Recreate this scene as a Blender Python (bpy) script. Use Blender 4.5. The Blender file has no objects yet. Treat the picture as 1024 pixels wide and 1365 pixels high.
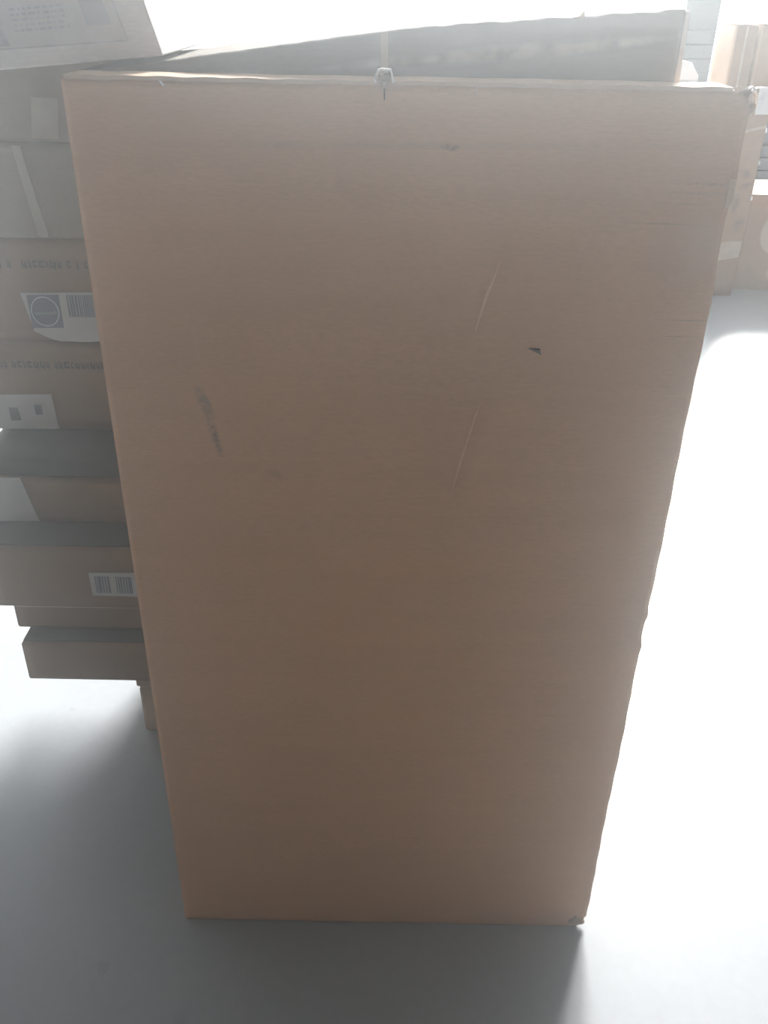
import bpy, bmesh, math, random
from mathutils import Vector, Matrix
random.seed(7)
S = bpy.context.scene
COL = S.collection

# ------------------------------------------------------------------ camera
cd = bpy.data.cameras.new('camera'); cam = bpy.data.objects.new('camera', cd); COL.objects.link(cam)
cd.sensor_fit = 'VERTICAL'; cd.sensor_height = 36.0; cd.lens = 36.0 * 1200.0 / 1365.0
cd.clip_start = 0.02; cd.clip_end = 200
PITCH, ROLL = math.radians(30.3), math.radians(1.1)
cam.matrix_world = (Matrix.Translation((0, 0, 1.49)) @ Matrix.Rotation(math.radians(90) - PITCH, 4, 'X')
                    @ Matrix.Rotation(ROLL, 4, 'Z'))
S.camera = cam

# ------------------------------------------------------------------ sky, exposure
SKY = 4.0
GLARE, GLARE_FAR, GLARE_G = 0.18, 0.001, 0.88  # densities of the added scattering air that stands in for lens glare
SUN, SUN_EL, SUN_AZ, SUN_SIZE = 27.0, 26.0, 14.0, 20.0
w = bpy.data.worlds.new('overcast_sky'); S.world = w; w.use_nodes = True
bg = w.node_tree.nodes['Background']
bg.inputs['Color'].default_value = (0.86, 0.94, 1.0, 1); bg.inputs['Strength'].default_value = SKY
sl = bpy.data.lights.new('sun', 'SUN'); sun = bpy.data.objects.new('sun', sl); COL.objects.link(sun)
sl.energy = SUN; sl.angle = math.radians(SUN_SIZE); sl.color = (1.0, 0.98, 0.95)
_e, _a = math.radians(SUN_EL), math.radians(SUN_AZ)
sun.rotation_euler = Vector((math.sin(_a) * math.cos(_e), math.cos(_a) * math.cos(_e), math.sin(_e))).to_track_quat('Z', 'Y').to_euler()
S.view_settings.view_transform = 'Standard'; S.view_settings.look = 'None'
S.view_settings.exposure = 0.0; S.view_settings.gamma = 1.0; S.view_settings.use_curve_mapping = False
S.cycles.use_denoising = True
S.cycles.max_bounces = 10; S.cycles.diffuse_bounces = 6; S.cycles.volume_bounces = 1

# ------------------------------------------------------------------ materials
def nodes(name, rough=0.8, color=(0.5, 0.5, 0.5), spec=0.3):
    m = bpy.data.materials.new(name); m.use_nodes = True
    nt = m.node_tree; b = nt.nodes['Principled BSDF']
    b.inputs['Roughness'].default_value = rough
    b.inputs['Base Color'].default_value = (*color, 1)
    b.inputs['Specular IOR Level'].default_value = spec
    return m, nt, b

def noise(nt, scale, detail=3.0, stretch=None, coord='Object', rough=0.55):
    tc = nt.nodes.new('ShaderNodeTexCoord'); n = nt.nodes.new('ShaderNodeTexNoise')
    n.inputs['Scale'].default_value = scale; n.inputs['Detail'].default_value = detail
    n.inputs['Roughness'].default_value = rough
    if stretch:
        mp = nt.nodes.new('ShaderNodeMapping'); mp.inputs['Scale'].default_value = stretch
        nt.links.new(tc.outputs[coord], mp.inputs['Vector']); nt.links.new(mp.outputs['Vector'], n.inputs['Vector'])
    else:
        nt.links.new(tc.outputs[coord], n.inputs['Vector'])
    return n.outputs['Fac']

def ramp(nt, src, a, b, pa=0.3, pb=0.7):
    r = nt.nodes.new('ShaderNodeValToRGB')
    r.color_ramp.elements[0].position = pa; r.color_ramp.elements[0].color = (*a, 1)
    r.color_ramp.elements[1].position = pb; r.color_ramp.elements[1].color = (*b, 1)
    nt.links.new(src, r.inputs['Fac']); return r.outputs['Color']

def mix(nt, fac, a, b, mode='MIX'):
    m = nt.nodes.new('ShaderNodeMix'); m.data_type = 'RGBA'; m.blend_type = mode
    for sock, v in ((m.inputs[0], fac), (m.inputs[6], a), (m.inputs[7], b)):
        if hasattr(v, 'links'): nt.links.new(v, sock)
        elif isinstance(v, tuple): sock.default_value = (*v, 1)
        else: sock.default_value = v
    return m.outputs[2]

def mth(nt, op, a, b=None, clamp=False):
    m = nt.nodes.new('ShaderNodeMath'); m.operation = op; m.use_clamp = clamp
    for i, v in enumerate((a, b)):
        if v is None: continue
        if hasattr(v, 'links'): nt.links.new(v, m.inputs[i])
        else: m.inputs[i].default_value = v
    return m.outputs[0]

def bump(nt, b, h, strength=0.2, dist=0.002):
    n = nt.nodes.new('ShaderNodeBump'); n.inputs['Strength'].default_value = strength
    n.inputs['Distance'].default_value = dist
    nt.links.new(h, n.inputs['Height']); nt.links.new(n.outputs['Normal'], b.inputs['Normal'])

def blot(nt, x, z, rx, rz, ang=0.0, nscale=60.0, soft=0.5, thr=0.5):
    """mask of one worn or stained patch at (x, z) of the object's own front, broken up by noise"""
    tc = nt.nodes.new('ShaderNodeTexCoord')
    mp = nt.nodes.new('ShaderNodeMapping'); mp.vector_type = 'TEXTURE'
    mp.inputs['Location'].default_value = (x, 0, z); mp.inputs['Rotation'].default_value = (0, ang, 0)
    mp.inputs['Scale'].default_value = (rx, 1e3, rz)
    nt.links.new(tc.outputs['Object'], mp.inputs['Vector'])
    ln = nt.nodes.new('ShaderNodeVectorMath'); ln.operation = 'LENGTH'
    nt.links.new(mp.outputs['Vector'], ln.inputs[0])
    d = mth(nt, 'DIVIDE', mth(nt, 'SUBTRACT', 1.0, ln.outputs['Value']), soft, True)
    n = noise(nt, nscale, 4.0)
    k = mth(nt, 'MULTIPLY', mth(nt, 'SUBTRACT', n, thr - 0.15), 3.3, True)
    return mth(nt, 'MULTIPLY', d, k, True)

def cardboard(name, c=(0.43, 0.285, 0.19), var=0.10, flutes=0.25, blots=(), rough=0.75, spec=0.25):
    m, nt, b = nodes(name, rough, c, spec)
    lo = tuple(v * (1 - var) for v in c); hi = tuple(min(1, v * (1 + var)) for v in c)
    col = ramp(nt, noise(nt, 7.0, 4.0), lo, hi, 0.3, 0.7)
    fib = noise(nt, 90.0, 3.0, (1.0, 1.0, 3.5))
    col = mix(nt, 0.22, col, ramp(nt, fib, tuple(v * .7 for v in c), tuple(min(1, v * 1.25) for v in c), 0.3, 0.7))
    streak = noise(nt, 40.0, 2.0, (0.06, 1.0, 1.0))
    col = mix(nt, 0.09, col, ramp(nt, streak, tuple(v * .75 for v in c), tuple(min(1, v * 1.2) for v in c), 0.35, 0.65))
    for (x, z, rx, rz, ang, nsc, soft, thr, bc, amt) in blots:
        k = mth(nt, 'MULTIPLY', blot(nt, x, z, rx, rz, ang, nsc, soft, thr), amt)
        col = mix(nt, k, col, bc)
    nt.links.new(col, b.inputs['Base Color'])
    tc = nt.nodes.new('ShaderNodeTexCoord'); wv = nt.nodes.new('ShaderNodeTexWave')
    wv.bands_direction = 'Z'; wv.inputs['Scale'].default_value = 45.0; wv.inputs['Distortion'].default_value = 0.6
    nt.links.new(tc.outputs['Object'], wv.inputs['Vector'])
    h = mth(nt, 'ADD', mth(nt, 'MULTIPLY', wv.outputs['Fac'], flutes), mth(nt, 'ADD', mth(nt, 'MULTIPLY', noise(nt, 5.0, 3.0), 4.0), fib))
    bump(nt, b, h, 0.07, 0.0015)
    return m

def plain(name, c, rough=0.6, var=0.08, scale=20.0, spec=0.3, metal=0.0):
    m, nt, b = nodes(name, rough, c, spec); b.inputs['Metallic'].default_value = metal
    col = ramp(nt, noise(nt, scale, 4.0), tuple(v * (1 - var) for v in c), tuple(min(1, v * (1 + var)) for v in c))
    nt.links.new(col, b.inputs['Base Color']); bump(nt, b, noise(nt, scale * 4, 3.0), 0.08, 0.001)
    return m

def concrete(name, c, rough, wear=0.12, spec=0.5):
    m, nt, b = nodes(name, rough, c, spec)
    a = ramp(nt, noise(nt, 0.8, 6.0), tuple(v * (1 - wear) for v in c), tuple(v * (1 + wear) for v in c))
    f = ramp(nt, noise(nt, 55.0, 5.0), tuple(v * .82 for v in c), tuple(v * 1.12 for v in c))
    col = mix(nt, 0.35, a, f)
    speck = mth(nt, 'GREATER_THAN', noise(nt, 9.0, 2.0), 0.73)
    col = mix(nt, mth(nt, 'MULTIPLY', speck, 0.35), col, tuple(v * .55 for v in c))
    nt.links.new(col, b.inputs['Base Color'])
    rr = mth(nt, 'ADD', mth(nt, 'MULTIPLY', noise(nt, 2.5, 5.0), 0.14), rough - 0.07)
    nt.links.new(rr, b.inputs['Roughness'])
    bump(nt, b, noise(nt, 120.0, 4.0), 0.05, 0.001)
    return m

KRAFT = (0.54, 0.32, 0.185)
M = {}
M['floor'] = concrete('floor_paint', (0.225, 0.24, 0.255), 0.32)
M['yard'] = concrete('yard_concrete', (0.5, 0.5, 0.49), 0.8, spec=0.2)
M['wall'] = concrete('painted_wall', (0.74, 0.73, 0.72), 0.85, spec=0.2)
M['ceiling'] = concrete('ceiling_sheet', (0.52, 0.52, 0.52), 0.85, spec=0.2)
M['front'] = cardboard('kraft_front_carton', KRAFT, 0.06, 0.25, blots=(
    # (x, z, rx, rz, angle, noise scale, softness, threshold, colour, amount)
    (-0.245, 1.030, 0.009, 0.030, -0.35, 90, 0.6, 0.44, (0.20, 0.185, 0.165), 0.75),    # grey scuff, upper patch
    (-0.236, 0.985, 0.007, 0.040, -0.22, 160, 0.7, 0.46, (0.15, 0.135, 0.115), 0.8),     # grey scuff, lower tail
    (0.049, 1.339, 0.014, 0.005, 0.1, 160, 0.8, 0.48, (0.17, 0.12, 0.08), 0.8),          # small brown nick
    (0.330, 1.306, 0.045, 0.0030, 0.02, 150, 0.9, 0.50, (0.24, 0.16, 0.11), 0.5),       # dirty rub lines
    (0.325, 1.296, 0.050, 0.0028, 0.02, 150, 0.9, 0.50, (0.24, 0.16, 0.11), 0.45),
    (0.320, 1.284, 0.045, 0.0024, 0.02, 150, 0.9, 0.50, (0.24, 0.16, 0.11), 0.35),
    (0.300, 1.262, 0.060, 0.0015, 0.02, 120, 0.5, 0.45, (0.22, 0.15, 0.11), 0.4),
    (0.325, 1.235, 0.050, 0.050, 0.0, 14, 0.35, 0.46, (0.50, 0.385, 0.30), 0.55),        # pale rubbed patch
    (0.345, 1.15, 0.03, 0.0012, 0.0, 120, 0.5, 0.42, (0.22, 0.15, 0.11), 0.5),
    (0.340, 1.13, 0.03, 0.0012, 0.0, 120, 0.5, 0.42, (0.22, 0.15, 0.11), 0.4),
    (0.345, 0.70, 0.045, 0.07, 0.0, 14, 0.6, 0.5, (0.50, 0.385, 0.30), 0.35),
    (-0.16, 0.93, 0.02, 0.012, 0.5, 60, 0.8, 0.5, (0.24, 0.16, 0.11), 0.35),
    (0.0, 1.34, 0.36, 0.006, -0.015, 20, 0.9, 0.5, (0.30, 0.20, 0.135), 0.35),
))
M['kraft'] = cardboard('kraft', KRAFT)
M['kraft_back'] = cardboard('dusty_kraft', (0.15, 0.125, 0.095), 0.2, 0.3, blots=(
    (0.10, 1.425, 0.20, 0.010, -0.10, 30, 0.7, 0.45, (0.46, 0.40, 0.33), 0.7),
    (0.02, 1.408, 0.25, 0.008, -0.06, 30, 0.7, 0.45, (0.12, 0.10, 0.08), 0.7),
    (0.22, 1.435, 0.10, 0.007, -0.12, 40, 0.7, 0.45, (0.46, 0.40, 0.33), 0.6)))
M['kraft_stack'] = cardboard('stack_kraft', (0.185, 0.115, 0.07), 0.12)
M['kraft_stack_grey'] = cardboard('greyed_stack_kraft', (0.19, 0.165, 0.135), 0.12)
M['kraft_tall'] = cardboard('tall_kraft', (0.34, 0.215, 0.13), 0.12, blots=(
    (0.0, 0.66, 0.05, 0.03, 0.5, 30, 0.7, 0.45, (0.16, 0.12, 0.09), 0.7),
    (0.02, 0.60, 0.05, 0.02, -0.4, 30, 0.7, 0.45, (0.16, 0.12, 0.09), 0.7),
    (-0.02, 0.50, 0.03, 0.07, 0.1, 30, 0.7, 0.45, (0.18, 0.13, 0.10), 0.7),
    (0.02, 0.40, 0.04, 0.05, 0.1, 30, 0.7, 0.45, (0.18, 0.13, 0.10), 0.6),
    (0.0, 0.26, 0.04, 0.06, 0.1, 20, 0.7, 0.45, (0.62, 0.5, 0.4), 0.7)))
M['kraft_low'] = cardboard('stained_kraft', (0.40, 0.245, 0.145), 0.08, blots=(
    (-0.05, 0.33, 0.10, 0.13, 0.2, 4, 0.12, 0.25, (0.60, 0.50, 0.40), 0.6),
    (0.06, 0.36, 0.10, 0.12, 0.2, 4, 0.12, 0.25, (0.60, 0.50, 0.40), 0.6),
    (-0.02, 0.10, 0.05, 0.05, 0.2, 10, 0.3, 0.4, (0.60, 0.50, 0.40), 0.5),
    (0.02, 0.42, 0.04, 0.014, 0.0, 60, 0.4, 0.3, (0.26, 0.2, 0.17), 0.7)))
M['edge'] = cardboard('cut_board_edge', (0.52, 0.37, 0.26), 0.12, 0.0)
M['crease'] = cardboard('rubbed_fold', (0.68, 0.45, 0.28), 0.1, 0.0)
M['torn'] = plain('torn_board_core', (0.30, 0.22, 0.16), 0.95, 0.3, 90.0, 0.1)
M['whitebox'] = cardboard('white_board', (0.86, 0.85, 0.84), 0.03, 0.1)
M['paper'] = plain('label_paper', (0.74, 0.73, 0.72), 0.6, 0.05, 30.0)
M['paper_dull'] = plain('grey_label_paper', (0.33, 0.32, 0.31), 0.6, 0.06, 30.0)
M['shade_board'] = cardboard('shade_dark_board', (0.055, 0.05, 0.045), 0.15)  # dark colour stands in for the shade between the stacked cartons
M['ink'] = plain('grey_blue_ink', (0.09, 0.105, 0.14), 0.6, 0.15, 60.0)
M['ink_soft'] = plain('faded_ink', (0.62, 0.63, 0.65), 0.6, 0.15, 60.0)
M['print'] = plain('dark_print', (0.06, 0.045, 0.04), 0.7, 0.2, 60.0)
M['tape'] = plain('packing_tape', (0.60, 0.52, 0.42), 0.35, 0.08, 25.0, 0.5)
M['tape_clear'] = plain('dull_clear_tape', (0.46, 0.36, 0.28), 0.25, 0.1, 30.0, 0.5)
M['tape_old'] = plain('greyed_tape', (0.24, 0.215, 0.18), 0.4, 0.1, 30.0, 0.4)
M['slat'] = plain('dark_slat_metal', (0.07, 0.075, 0.08), 0.5, 0.12, 6.0, 0.5)
M['pier'] = concrete('grey_pier', (0.18, 0.2, 0.2), 0.8, spec=0.2)
M['wood'] = plain('pallet_wood', (0.33, 0.24, 0.17), 0.85, 0.25, 14.0, 0.15)
M['lit_top'] = plain('lit_top_white', (0.85, 0.85, 0.85), 0.8, 0.03, 40.0)  # white stands in for the lit top of the far carton
M['dark'] = plain('dark_slit', (0.03, 0.025, 0.02), 0.9, 0.1, 40.0, 0.1)

# ------------------------------------------------------------------ object helpers
def link(name, bm, mat, parent=None, smooth=False):
    me = bpy.data.meshes.new(name); bm.normal_update(); bm.to_mesh(me); bm.free()
    if mat: me.materials.append(mat)
    if smooth:
        for p in me.polygons: p.use_smooth = True
    o = bpy.data.objects.new(name, me); COL.objects.link(o)
    if parent: o.parent = parent
    return o

def thing(name, label, cat, loc, rot=(0, 0, 0), group=None):
    o = bpy.data.objects.new(name, None); COL.objects.link(o); o.location = loc; o.rotation_euler = rot
    o.empty_display_size = 0.05
    o['label'] = label; o['category'] = cat
    if group: o['group'] = group
    return o

def struct(o): o['kind'] = 'structure'; return o

def box(bm, x0, x1, y0, y1, z0, z1, bev=0.0, seg=2):
    r = bmesh.ops.create_cube(bm, size=1.0)
    for v in r['verts']:
        v.co = Vector(((x0 + x1) / 2 + v.co.x * (x1 - x0), (y0 + y1) / 2 + v.co.y * (y1 - y0), (z0 + z1) / 2 + v.co.z * (z1 - z0)))
    if bev:
        es = list({e for v in r['verts'] for e in v.link_edges})
        bmesh.ops.bevel(bm, geom=es, offset=bev, segments=seg, affect='EDGES', profile=0.6)
    return bm

def prism(bm, pts, y0, y1, bev=0.0):
    """outline pts (x, z) pulled along y"""
    a = [bm.verts.new((x, y0, z)) for x, z in pts]; b = [bm.verts.new((x, y1, z)) for x, z in pts]
    n = len(pts); fs = [bm.faces.new(a), bm.faces.new(b[::-1])]
    for i in range(n):
        fs.append(bm.faces.new((a[i], b[i], b[(i + 1) % n], a[(i + 1) % n])))
    bmesh.ops.recalc_face_normals(bm, faces=fs)
    if bev:
        bmesh.ops.bevel(bm, geom=list({e for f in fs for e in f.edges}), offset=bev, segments=2, affect='EDGES', profile=0.6)
    return bm

def grid_box(x0, x1, y0, y1, z0, z1, nx, ny, nz, fn):
    """closed box with subdivided sides, every vertex moved by fn(co)"""
    bm = bmesh.new(); V = {}
    def key(i, j, k): return (i, j, k)
    def vert(i, j, k):
        t = key(i, j, k)
        if t not in V:
            V[t] = bm.verts.new(fn(Vector((x0 + (x1 - x0) * i / nx, y0 + (y1 - y0) * j / ny, z0 + (z1 - z0) * k / nz))))
        return V[t]
    def q(a, b, c, d): bm.faces.new((vert(*a), vert(*b), vert(*c), vert(*d)))
    for i in range(nx):
        for k in range(nz):
            q((i, 0, k), (i + 1, 0, k), (i + 1, 0, k + 1), (i, 0, k + 1)); q((i, ny, k), (i, ny, k + 1), (i + 1, ny, k + 1), (i + 1, ny, k))
        for j in range(ny):
            q((i, j, 0), (i, j + 1, 0), (i + 1, j + 1, 0), (i + 1, j, 0)); q((i, j, nz), (i + 1, j, nz), (i + 1, j + 1, nz), (i, j + 1, nz))
    for j in range(ny):
        for k in range(nz):
            q((0, j, k), (0, j, k + 1), (0, j + 1, k + 1), (0, j + 1, k)); q((nx, j, k), (nx, j + 1, k), (nx, j + 1, k + 1), (nx, j, k + 1))
    bmesh.ops.recalc_face_normals(bm, faces=bm.faces)
    return bm

def sheet(bm, pts, y, t=0.0008):
    return prism(bm, pts, y - t, y)

# ------------------------------------------------------------------ setting
XL, XR, YB, YF, ZC = -4.5, 5.2, 7.5, -5.0, 5.0
def wall(name, x0, x1, y0, y1, z0, z1, mat): return struct(link(name, box(bmesh.new(), x0, x1, y0, y1, z0, z1), mat))
wall('floor', XL - .2, XR + .2, YF - .2, YB + .2, -0.15, 0, M['floor'])
wall('ground', -60, 60, YB + .2, 120, -0.2, -0.02, M['yard'])
wall('ceiling', XL - .2, XR + .2, YF - .2, YB + .2, ZC, ZC + .15, M['ceiling'])
wall('wall_left', XL - .2, XL, YF, YB + .2, 0, ZC, M['wall'])
wall('wall_right', XR, XR + .2, YF, YB + .2, 0, ZC, M['wall'])
wall('wall_front', XL - .2, XR + .2, YF - .2, YF, 0, ZC, M['wall'])
wall('wall_back', XL, XR, YB, YB + .2, 4.6, ZC, M['wall'])
# pier of dark boards beside the wide open loading door
p = struct(link('trim_1', box(bmesh.new(), 2.13, 2.375, YB + .02, YB + .2, 0, 4.6), M['pier']))
for k in range(13):
    z = 0.02 + k * 0.095
    link('board', box(bmesh.new(), 2.14, 2.365, YB - .012, YB + .02, z, z + 0.088, 0.004, 1), M['pier'], p)
# lowered slatted shutter on the right
d = struct(link('door_1', box(bmesh.new(), 2.84, XR, YB + .06, YB + .14, 0, 1.62), M['slat']))
for k in range(17):
    z = 0.005 + k * 0.095
    bm = prism(bmesh.new(), [(2.84, z), (XR, z), (XR, z + .086), (2.84, z + .086)], YB + .0, YB + .06, 0.006)
    link('slat', bm, M['slat'], d)
link('bottom_rail', box(bmesh.new(), 2.84, XR, YB - .01, YB + .06, 1.622, 1.68, 0.006), M['slat'], d)

# ------------------------------------------------------------------ big carton in front
def front_fn(co):
    x, y, z = co
    u = (x + 0.3675) / 0.735; v = z / 1.4
    if y < 0.03:                                              # gentle bulge and dents of the front panel
        bul = math.sin(math.pi * min(max(u, 0), 1)) * math.sin(math.pi * min(max(v, 0), 1))
        co.y -= 0.004 * bul
        co.y += 0.0012 * math.sin(9 * x + 4 * z) * bul
        dx, dz = x - 0.178, z - 1.109
        co.y += 0.003 * math.exp(-(dx * dx / 0.00008 + dz * dz / 0.00004))
        # pressed creases
        for (xa, za, xb, zb, a) in ((0.130, 1.219, 0.104, 1.120, 0.0016), (0.120, 1.046, 0.089, 0.906, 0.0018)):
            t = ((x - xa) * (xb - xa) + (z - za) * (zb - za)) / ((xb - xa) ** 2 + (zb - za) ** 2)
            if -0.05 < t < 1.05:
                q = (x - (xa + t * (xb - xa)))
                co.y -= a * math.exp(-(q * q) / 0.00002)
    if x > 0.36:                                              # battered right edge
        e = 0.0007 * math.sin(z * 17) + 0.0004 * math.sin(z * 91 + 1)
        for (zc, a, s) in ((0.712, 0.0028, 0.008), (0.655, 0.0028, 0.010), (0.69, -0.0014, 0.03), (1.25, -0.004, 0.05), (1.30, 0.002, 0.02)):
            e += a * math.exp(-((z - zc) / s) ** 2)
        co.x += e
    if z > 1.39 and x > 0.355: co.z -= 0.007 * (x - 0.355) / 0.02; co.x -= 0.004
    if z < 0.02 and x > 0.355: co.x -= 0.014 * (x - 0.355) / 0.015; co.z += 0.006
    if z < 0.001 and x < 0.355: co.y += 0.0
    if z > 1.39: co.z += 0.0002 * math.sin(x * 13) + 0.0002 * math.sin(x * 61)
    return co
fb = thing('cardboard_box', 'tall plain brown cardboard carton filling the foreground on grey floor', 'cardboard box', (0.016, 1.05, 0))
bm = grid_box(-0.3675, 0.3675, 0, 0.06, 0.0, 1.4, 98, 4, 160, front_fn)
bmesh.ops.bevel(bm, geom=[e for e in bm.edges if e.is_manifold and e.calc_face_angle(0) > 0.9], offset=0.0018, segments=2, affect='EDGES')
link('body', bm, M['front'], fb, True)
# closing flaps, each half of the top, parted at the middle
for x0, x1 in ((-0.364, -0.027), (-0.021, 0.345)):
    def fl(co, x0=x0, x1=x1):
        co.z += 0.0002 * math.sin(co.x * 13) + 0.0002 * math.sin(co.x * 61) + 0.0004 * math.sin(co.x * 140) * (1 if co.y < 0.01 else 0.3)
        return co
    link('flap', grid_box(x0, x1, 0.0012, 0.058, 1.399, 1.4035, 60, 2, 1, fl), M['edge'], fb)
# crumpled tape end arching over the torn board where the flaps meet
def lump(cx, cy, cz, rx, ry, rz, q=0.16):
    bm = bmesh.new(); bmesh.ops.create_icosphere(bm, subdivisions=3, radius=1.0)
    for v in bm.verts:
        c = v.co; k = 1 + q * math.sin(7 * c.x + 3 * c.z) * math.cos(6 * c.y)
        v.co = Vector((cx + rx * k * c.x * (1.0 - 0.18 * c.z), cy + ry * c.y, cz + rz * k * c.z))
    return bm
link('torn_core', lump(-0.0242, 0.004, 1.4040, 0.0066, 0.006, 0.0070), M['torn'], fb, True)
bm = bmesh.new(); path = [(-0.0098, -0.003), (-0.0088, 0.003), (-0.0068, 0.0082), (-0.0025, 0.0092), (0.0018, 0.0086), (0.0062, 0.0088), (0.0078, 0.004), (0.0092, -0.003)]
for (xa, za), (xb, zb) in zip(path, path[1:]):
    L = math.hypot(xb - xa, zb - za); nx, nz = -(zb - za) / L * .0011, (xb - xa) / L * .0011
    prism(bm, [(-0.0242 + xa - nx, 1.405 + za - nz), (-0.0242 + xb - nx, 1.405 + zb - nz), (-0.0242 + xb + nx, 1.405 + zb + nz), (-0.0242 + xa + nx, 1.405 + za + nz)], -0.002, 0.014)
link('tape_end', bm, M['paper'], fb)['label'] = 'crumpled pale tape end arching over the middle of the top edge'
link('seam_slit', prism(bmesh.new(), [(-0.0255, 1.401), (-0.0228, 1.401), (-0.0236, 1.385), (-0.0246, 1.385)], -0.0022, 0.002), M['dark'], fb)
link('seam_hollow', prism(bmesh.new(), [(-0.0275, 1.404), (-0.0215, 1.404), (-0.0225, 1.3965), (-0.0265, 1.3965)], -0.0062, -0.003, 0.0008), M['torn'], fb)
# torn top right corner: curled layers of board
for i, (x, z, r, a) in enumerate(((0.352, 1.401, 0.0040, 0.3), (0.360, 1.398, 0.0050, 0.8), (0.365, 1.392, 0.0050, 1.1), (0.368, 1.385, 0.0042, 1.4), (0.3685, 1.378, 0.0035, 1.5))):
    bm = bmesh.new(); bmesh.ops.create_icosphere(bm, subdivisions=2, radius=r)
    for v in bm.verts:
        v.co *= 1 + 0.3 * math.sin(v.co.x * 900 + i) * math.cos(v.co.z * 800 + 2 * i)
        v.co = Vector((x + v.co.x * (0.8 + .3 * math.cos(a)), 0.004 + v.co.y * 1.2, z + v.co.z * (0.8 + .4 * math.sin(a))))
    link('torn_corner', bm, M['torn'] if i % 2 else M['edge'], fb, True)
for pts in (((0.360, 1.402), (0.3645, 1.4045), (0.3685, 1.402), (0.3715, 1.396), (0.373, 1.388)), ((0.365, 1.400), (0.370, 1.4035), (0.376, 1.4035))):
    bm = bmesh.new()
    for (xa, za), (xb, zb) in zip(pts, pts[1:]):
        prism(bm, [(xa, za - .0006), (xb, zb - .0006), (xb, zb + .0006), (xa, za + .0006)], -0.002, 0.006)
    link('paper_shred', bm, M['paper'], fb)
# crushed lower right corner
bm = bmesh.new(); bmesh.ops.create_icosphere(bm, subdivisions=3, radius=1.0)
for v in bm.verts:
    c = v.co; s = 1 + 0.2 * math.sin(5 * c.x + 4 * c.z)
    v.co = Vector((0.352 + 0.016 * s * c.x, 0.006 + 0.012 * c.y, 0.017 + 0.0165 * (0.9 * s) * c.z * (1 - .2 * c.x)))
link('crushed_corner', bm, M['torn'], fb, True)
# peeled slip of board on the right edge, small nicks
o = link('peeled_slip', prism(bmesh.new(), [(0.358, 1.312), (0.3665, 1.313), (0.3665, 1.284), (0.359, 1.280)], -0.0045, -0.0015, 0.0006), M['edge'], fb)
o['label'] = 'paler slip of board peeling off the right edge'
link('nick', prism(bmesh.new(), [(-0.263, 1.3995), (-0.2605, 1.3995), (-0.257, 1.395), (-0.259, 1.3945)], -0.0022, 0.0005), M['paper'], fb)
link('nick', prism(bmesh.new(), [(0.0725, 1.401), (0.0745, 1.401), (0.0742, 1.3925), (0.0727, 1.3925)], -0.0014, 0.001), M['edge'], fb)
link('nick', prism(bmesh.new(), [(0.156, 1.1125), (0.170, 1.1115), (0.1715, 1.1045), (0.168, 1.107)], -0.0055, 0.0), M['print'], fb)
for (xa, za, xb, zb, yy) in ((0.1135, 1.217, 0.0885, 1.125, -0.0050), (0.1035, 1.044, 0.0735, 0.908, -0.0066)):
    bm = bmesh.new(); n = 14; L = []
    for i in range(n + 1):
        t = i / n; wd = 0.0017 * math.sin(math.pi * t) + 0.0003
        x = xa + (xb - xa) * t + 0.0035 * math.sin(math.pi * t) * -0.6; z = za + (zb - za) * t
        L.append((bm.verts.new((x - wd, yy + .003, z)), bm.verts.new((x, yy - 0.0004, z)), bm.verts.new((x + wd, yy + .003, z))))
    for a, b in zip(L, L[1:]):
        bm.faces.new((a[0], a[1], b[1], b[0])); bm.faces.new((a[1], a[2], b[2], b[1]))
    bmesh.ops.recalc_face_normals(bm, faces=bm.faces)
    link('crease', bm, M['crease'], fb, True)

# ------------------------------------------------------------------ carton right behind it
bb = thing('cardboard_box', 'dusty grey-brown carton with ragged sloping top just behind the big one', 'cardboard box', (0, 1.125, 0))
def top_z(x):
    pts = ((-0.37, 1.399), (-0.256, 1.4125), (-0.012, 1.446), (0.05, 1.453), (0.209, 1.4645), (0.33, 1.474))
    for (a, za), (b, zb) in zip(pts, pts[1:]):
        if x <= b: return za + (zb - za) * (x - a) / (b - a)
    return pts[-1][1]
def back_fn(co):
    if co.z > 1.30:
        k = (co.z - 1.30) / 0.10
        co.z = 1.30 + k * (top_z(co.x) - 1.30)
        if k > .99: co.z += (0.0005 * math.sin(co.x * 83) + 0.0006 * math.sin(co.x * 190)) * (1 if co.x > 0.05 else 0.3)
    if co.x > 0.31: co.x += 0.0015 * math.sin(co.z * 120) + (0.004 * math.exp(-((co.z - 1.458) / 0.004) ** 2))
    return co
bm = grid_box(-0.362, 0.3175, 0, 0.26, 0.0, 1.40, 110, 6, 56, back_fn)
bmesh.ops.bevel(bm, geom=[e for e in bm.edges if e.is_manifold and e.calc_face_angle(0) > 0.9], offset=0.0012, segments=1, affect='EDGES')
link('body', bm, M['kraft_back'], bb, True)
o = link('tape', prism(bmesh.new(), [(-0.0135, 1.34), (-0.0025, 1.34), (-0.0055, 1.4462), (-0.0135, 1.4455)], -0.0008, 0.0005), M['tape'], bb)
o['label'] = 'pale upright tape strip down the front'
link('torn_flap', prism(bmesh.new(), [(0.194, 1.461), (0.204, 1.4655), (0.209, 1.4705), (0.2095, 1.464), (0.224, 1.463)], 0.001, 0.005, 0.0004), M['edge'], bb)
link('edge_strip', prism(bmesh.new(), [(0.3175, 1.33), (0.3225, 1.33), (0.3245, 1.40), (0.3235, 1.472), (0.319, 1.4715)], 0.001, 0.005, 0.0004), M['paper'], bb)['label'] = 'paler raw board edge at the right side'

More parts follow.
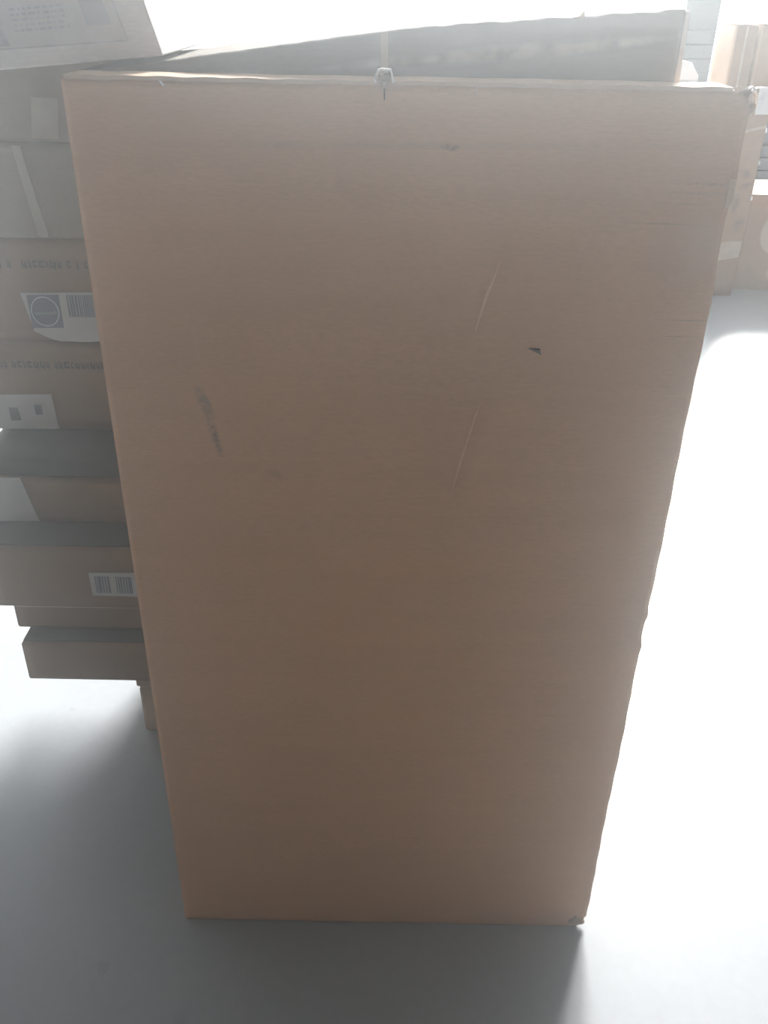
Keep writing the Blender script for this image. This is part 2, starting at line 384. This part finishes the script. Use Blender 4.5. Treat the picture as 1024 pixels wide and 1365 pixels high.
# ------------------------------------------------------------------ white box resting on it, upper left
wb = thing('white_box', 'white printed box lying tilted on top of the boxes at upper left', 'box', (-0.43, 1.132, 1.4015), (0, math.radians(-5.4), 0))
bm = prism(bmesh.new(), [(-0.19, 0.0), (0.172, 0.0), (0.150, 0.118), (-0.20, 0.118)], 0, 0.86, 0.002)
link('body', bm, M['whitebox'], wb, True)
o = link('label_sheet', sheet(bmesh.new(), [(-0.11, 0.022), (0.136, 0.0185), (0.118, 0.10), (-0.12, 0.10)], 0.0), M['paper'], wb); o['label'] = 'pale grey printed label with thin border'
bm = bmesh.new()
for a, b in (((-0.11, .022), (0.136, .0185)), ((0.136, .0185), (0.118, .10))):
    dx, dz = b[0] - a[0], b[1] - a[1]; L = math.hypot(dx, dz); nx, nz = -dz / L * .0007, dx / L * .0007
    prism(bm, [(a[0] - nx, a[1] - nz), (b[0] - nx, b[1] - nz), (b[0] + nx, b[1] + nz), (a[0] + nx, a[1] + nz)], -0.0013, -0.0009)
link('border_line', bm, M['ink_soft'], o)
bm = bmesh.new()
for i in range(5):
    z = 0.036 + i * 0.0052; x = 0.012
    while x < 0.072:
        wd = random.uniform(.003, .009); prism(bm, [(x, z), (x + wd, z), (x + wd, z + .0026), (x, z + .0026)], -0.0012, -0.0009); x += wd + .0025
link('printed_text', bm, M['ink_soft'], o)['kind'] = 'stuff'
link('printed_bar', prism(bmesh.new(), [(-0.05, 0.024), (0.004, 0.0232), (-0.006, 0.05), (-0.056, 0.05)], -0.0012, -0.0009), M['ink_soft'], o)
link('printed_bar', prism(bmesh.new(), [(0.094, 0.036), (0.122, 0.0355), (0.108, 0.095), (0.084, 0.095)], -0.0012, -0.0009), plain('pale_ink', (0.60, 0.62, 0.64)), o)

# ------------------------------------------------------------------ stack of flat cartons on a pallet at left
GRP = 'flat cartons stacked on the pallet at left'
def carton(label, x0, x1, yf, dep, z0, z1, mat, bulge=0.004, seed=0, cat='cardboard box', name='flat_carton', group=GRP):
    xc = (x0 + x1) / 2
    t = thing(name, label, cat, (xc, yf, z0), group=group)
    h = z1 - z0; W = x1 - x0
    def fn(co):
        u = co.x / W + .5; v = co.z / h
        s = math.sin(math.pi * u) * math.sin(math.pi * v)
        if co.y < 0.001: co.y -= bulge * s * (1 + .4 * math.sin(11 * co.x + seed))
        if v > .99: co.z += 0.0015 * math.sin(9 * co.x + seed) - 0.0015
        return co
    bm = grid_box(-W / 2, W / 2, 0, dep, 0, h - 0.001, 24, 6, 8, fn)
    bmesh.ops.bevel(bm, geom=[e for e in bm.edges if e.is_manifold and e.calc_face_angle(0) > 0.9], offset=0.003, segments=2, affect='EDGES')
    link('body', bm, mat, t, True)
    # top flaps meeting along the middle, with a strip of tape
    t['cx'] = xc
    return t
def stick(t, name, pts, mat, lift=0.004, th=0.0012, parent=None):
    """flat piece on the front face; pts are world (x, z)"""
    cx, z0 = t.location.x, t.location.z
    return link(name, prism(bmesh.new(), [(x - cx, z - z0) for x, z in pts], -lift - th, -lift + 0.003 * 0), mat, parent or t)
def quads(t, name, rects, mat, lift, parent):
    cx, z0 = t.location.x, t.location.z; bm = bmesh.new()
    for r in rects: prism(bm, [(x - cx, z - z0) for x, z in r], -lift - 0.0004, -lift + 0.0002)
    return link(name, bm, mat, parent)
def glyphs(x0, x1, z, h):
    """illegible row of worn print, small strokes"""
    out = []; x = x0
    while x < x1:
        wd = random.uniform(.004, .011); k = random.random()
        if k > .15:
            out.append([(x, z), (x + wd * .32, z), (x + wd * .32, z + h), (x, z + h)])
            out.append([(x, z), (x + wd, z), (x + wd, z + h * .28), (x, z + h * .28)])
            if k > .5: out.append([(x + wd * .68, z - h * .2), (x + wd, z - h * .2), (x + wd, z + h * .8), (x + wd * .68, z + h * .8)])
            else: out.append([(x, z + h * .72), (x + wd, z + h * .72), (x + wd, z + h), (x, z + h)])
        x += wd + .0035 + (0.008 if random.random() < .18 else 0)
    return out
XE = -0.16
Y1 = 1.76
from_z = [1.236, 1.06, 0.845, 0.655]
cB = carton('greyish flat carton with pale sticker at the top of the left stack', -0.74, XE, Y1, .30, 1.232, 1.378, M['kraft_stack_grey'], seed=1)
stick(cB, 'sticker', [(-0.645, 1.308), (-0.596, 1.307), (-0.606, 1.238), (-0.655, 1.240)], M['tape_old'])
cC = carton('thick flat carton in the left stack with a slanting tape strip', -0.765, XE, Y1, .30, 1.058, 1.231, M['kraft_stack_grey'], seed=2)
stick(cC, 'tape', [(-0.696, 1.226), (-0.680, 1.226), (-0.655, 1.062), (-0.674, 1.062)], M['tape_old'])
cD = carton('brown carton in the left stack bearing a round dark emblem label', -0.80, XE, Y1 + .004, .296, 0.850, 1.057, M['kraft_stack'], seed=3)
quads(cD, 'printed_text', glyphs(-0.80, -0.50, 1.002, 0.014), M['print'], 0.0052, cD)['kind'] = 'stuff'
lb = stick(cD, 'emblem_label', [(-0.731, 0.952), (-0.560, 0.956), (-0.560, 0.856), (-0.618, 0.852), (-0.640, 0.853), (-0.668, 0.853), (-0.695, 0.862), (-0.716, 0.873)], M['paper_dull'], 0.0075)
lb['label'] = 'white label with a round emblem on a dark square'
quads(cD, 'emblem_square', [[(-0.719, 0.948), (-0.655, 0.950), (-0.655, 0.882), (-0.718, 0.880)]], M['ink'], 0.0091, lb)
cx, z0 = cD.location.x, cD.location.z
bm = bmesh.new(); N = 36
for i in range(N):
    a0, a1 = 2 * math.pi * i / N, 2 * math.pi * (i + 1) / N
    def pt(r, a): return (-0.687 - cx + r * math.cos(a) * 0.93, 0.915 - z0 + r * math.sin(a))
    prism(bm, [pt(.0285, a0), pt(.0285, a1), pt(.0305, a1), pt(.0305, a0)], -0.0102, -0.0094)
link('emblem_ring', bm, plain('pale_ring_ink', (0.42, 0.45, 0.46)), lb)
quads(cD, 'emblem_band', [[(-0.708, 0.908), (-0.664, 0.910), (-0.664, 0.916), (-0.708, 0.914)]], plain('muted_ink', (0.17, 0.20, 0.21)), 0.0098, lb)
bars = []; x = -0.640
while x < -0.565:
    wd = random.uniform(.0015, .004); bars.append([(x, 0.905), (x + wd, 0.905), (x + wd, 0.950), (x, 0.950)]); x += wd + random.uniform(.0015, .003)
quads(cD, 'barcode', bars, M['ink'], 0.0091, lb)
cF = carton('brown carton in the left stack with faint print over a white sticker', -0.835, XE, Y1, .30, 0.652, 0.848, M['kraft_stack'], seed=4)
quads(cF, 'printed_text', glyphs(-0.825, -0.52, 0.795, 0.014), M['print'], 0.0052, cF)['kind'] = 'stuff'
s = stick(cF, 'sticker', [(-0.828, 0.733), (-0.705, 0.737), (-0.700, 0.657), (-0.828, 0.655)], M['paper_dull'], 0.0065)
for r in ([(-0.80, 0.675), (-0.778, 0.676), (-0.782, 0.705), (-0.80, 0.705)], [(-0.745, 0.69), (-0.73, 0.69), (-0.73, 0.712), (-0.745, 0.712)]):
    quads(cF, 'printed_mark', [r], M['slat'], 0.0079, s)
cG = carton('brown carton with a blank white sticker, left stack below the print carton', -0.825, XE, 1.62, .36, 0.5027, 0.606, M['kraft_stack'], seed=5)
cE = carton('thin added carton in the left stack, dark for the shaded band above the blank sticker', -0.83, XE, 1.628, .40, 0.607, 0.651, M['shade_board'], seed=9)  # carton added to draw the shaded band of the stack in dark colour
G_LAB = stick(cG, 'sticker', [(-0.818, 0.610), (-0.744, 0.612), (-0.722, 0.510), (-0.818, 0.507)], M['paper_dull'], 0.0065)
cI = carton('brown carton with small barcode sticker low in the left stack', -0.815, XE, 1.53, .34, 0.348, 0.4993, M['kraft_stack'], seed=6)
s = stick(cI, 'barcode_sticker', [(-0.603, 0.443), (-0.500, 0.445), (-0.500, 0.385), (-0.602, 0.386)], M['paper_dull'], 0.0065)
bars = []; x = -0.592
while x < -0.516:
    wd = random.uniform(.0012, .0045)
    if not -0.562 < x < -0.552: bars.append([(x, 0.393), (x + wd, 0.393), (x + wd, 0.434), (x, 0.434)])
    x += wd + random.uniform(.0012, .003)
quads(cI, 'barcode', bars, M['ink'], 0.0079, s)
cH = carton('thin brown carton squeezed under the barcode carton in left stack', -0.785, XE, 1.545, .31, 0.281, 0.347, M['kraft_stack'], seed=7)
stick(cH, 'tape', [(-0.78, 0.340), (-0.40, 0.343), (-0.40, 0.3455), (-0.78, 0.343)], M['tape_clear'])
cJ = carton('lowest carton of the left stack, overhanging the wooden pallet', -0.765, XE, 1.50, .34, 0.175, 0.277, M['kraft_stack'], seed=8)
for lab, x0, yf, dep, z in (('added dark sheet painting the shade on the barcode carton of the left stack', -0.812, 1.533, .335, .4995), ('added dark sheet painting the shade on the lowest carton of the left stack', -0.76, 1.504, .335, .2775)):
    sh = link('shade_sheet', box(bmesh.new(), x0, XE - .003, 0, dep, 0, 0.003, 0.0008, 1), M['shade_board'])
    sh.location = (0, yf, z); sh['label'] = lab; sh['category'] = 'shade sheet'; sh['group'] = 'added dark sheets painting shade between the stacked cartons'  # sheets added to paint the shade on the two carton tops
pl = thing('pallet', 'wooden pallet on the floor under the left stack', 'pallet', (-0.33, 1.53, 0))
for dx, dy in ((-0.16, 0.05), (0.10, 0.05), (-0.16, 0.26), (0.10, 0.26)):
    link('block', box(bmesh.new(), dx - .05, dx + .05, dy - .05, dy + .05, 0.0, 0.13, 0.008), M['wood'], pl)
for dy in (0.0, 0.105, 0.21):
    link('deck_board', box(bmesh.new(), -0.215, 0.155, dy + .002, dy + .095, 0.1305, 0.152, 0.003, 1), M['wood'], pl)
for dx in (-0.16, 0.10):
    link('runner', box(bmesh.new(), dx - .045, dx + .045, 0.0, 0.305, 0.1525, 0.174, 0.003, 1), M['wood'], pl)

# ------------------------------------------------------------------ tall cartons at the right
for (x0, x1, h, yf, lab, left) in ((1.712, 1.816, 1.352, 5.09, 'tall slim plain brown carton standing left of the labelled one', 1),
                                   (1.826, 1.948, 1.356, 5.06, 'tall slim brown carton with barcode label and worn tape, at right', 0)):
    t = carton(lab, x0, x1, yf, .32, 0.0, h, M['kraft_tall'], 0.003, 3 + left, name='upright_carton', group='slim upright cartons')
    W = (x1 - x0) / 2
    link('flap', box(bmesh.new(), -W + .002, W - .002, 0.002, 0.155, h - .001, h + .004, 0.001, 1), M['edge'], t)
    link('flap', box(bmesh.new(), -W + .002, W - .002, 0.165, 0.318, h - .001, h + .004, 0.001, 1), M['edge'], t)
    if not left:
        q = stick(t, 'barcode_sticker', [(1.868, 1.080), (1.944, 1.081), (1.944, 0.950), (1.870, 0.949)], M['paper'], 0.0042)
        bars = [[(1.880, z), (1.902, z), (1.902, z + .004), (1.880, z + .004)] for z in [0.966 + i * 0.0085 for i in range(11)]]
        quads(t, 'barcode', bars, M['ink_soft'], 0.0058, q)
        stick(t, 'tape', [(1.832, 0.30), (1.944, 0.31), (1.944, 0.22), (1.832, 0.20)], M['tape_clear'], 0.0042)
        stick(t, 'tape', [(1.832, 0.86), (1.944, 0.885), (1.944, 0.90), (1.832, 0.875)], M['tape_clear'], 0.0042)
        for z in (0.86, 0.70, 0.52):
            link('edge_tear', prism(bmesh.new(), [(W - .004, z), (W + .008, z + .005), (W + .006, z + .022), (W - .002, z + .03)], 0.002, 0.006, 0.0006), M['paper'], t)
    else:
        stick(t, 'tape', [(1.755, 1.05), (1.765, 1.05), (1.765, 1.352), (1.755, 1.352)], M['tape_clear'], 0.0042)

lo = carton('low square brown carton with pale round stain, beside the tall cartons', 1.985, 2.50, 5.2, .46, 0.0, 0.525, M['kraft_low'], 0.004, 5, name='carton', group=None)
for x0, x1 in ((-0.252, 0.252),):
    link('flap', box(bmesh.new(), x0, x1, 0.003, 0.227, 0.524, 0.529, 0.001, 1), M['edge'], lo)
    link('flap', box(bmesh.new(), x0, x1, 0.233, 0.457, 0.524, 0.529, 0.001, 1), M['edge'], lo)
link('tape', box(bmesh.new(), -0.256, 0.256, 0.205, 0.255, 0.529, 0.5298), M['tape_clear'], lo)
# far load by the pier: a pale carton, its lit top imitated by an added white block
fc = carton('far pale carton under an added white block, beyond the boxes', 1.86, 2.12, 6.9, .4, 0.0, 0.955, M['paper'], 0.002, 2, name='carton', group=None)
fs = link('lit_top_block', prism(bmesh.new(), [(-.13, 0), (.13, 0), (.13, .03), (.07, .115), (-.13, .125)], 0, 0.36, 0.004), M['lit_top'])
fs.location = (1.99, 6.92, 0.956); fs['label'] = 'added white block with a slanted corner, standing in for the lit top of the far carton'; fs['category'] = 'lit top block'

# ------------------------------------------------------------------ scattering air added as a glare veil
if GLARE:
    hz = link('glare_haze', box(bmesh.new(), XL + .01, XR - .01, YF + .01, YB - .02, 0.002, ZC - .01), None)
    m = bpy.data.materials.new('glare_air'); m.use_nodes = True; nt = m.node_tree; nt.nodes.clear()
    out = nt.nodes.new('ShaderNodeOutputMaterial'); v = nt.nodes.new('ShaderNodeVolumeScatter')
    v.inputs['Anisotropy'].default_value = GLARE_G
    v.inputs['Color'].default_value = (0.96, 0.985, 1, 1)
    # veil added to imitate lens glare: dense near the camera, thin beyond
    geo = nt.nodes.new('ShaderNodeNewGeometry'); sp = nt.nodes.new('ShaderNodeSeparateXYZ'); nt.links.new(geo.outputs['Position'], sp.inputs[0])
    mr = nt.nodes.new('ShaderNodeMapRange'); mr.interpolation_type = 'SMOOTHSTEP'
    for k, val in (('From Min', 0.75), ('From Max', 1.15), ('To Min', GLARE), ('To Max', GLARE_FAR)): mr.inputs[k].default_value = val
    nt.links.new(sp.outputs['Y'], mr.inputs['Value']); nt.links.new(mr.outputs['Result'], v.inputs['Density'])
    nt.links.new(v.outputs[0], out.inputs['Volume']); hz.data.materials.append(m)
    hz['kind'] = 'stuff'; hz['category'] = 'glare_haze'; hz['label'] = 'added pale veil imitating lens glare, densest near the camera'
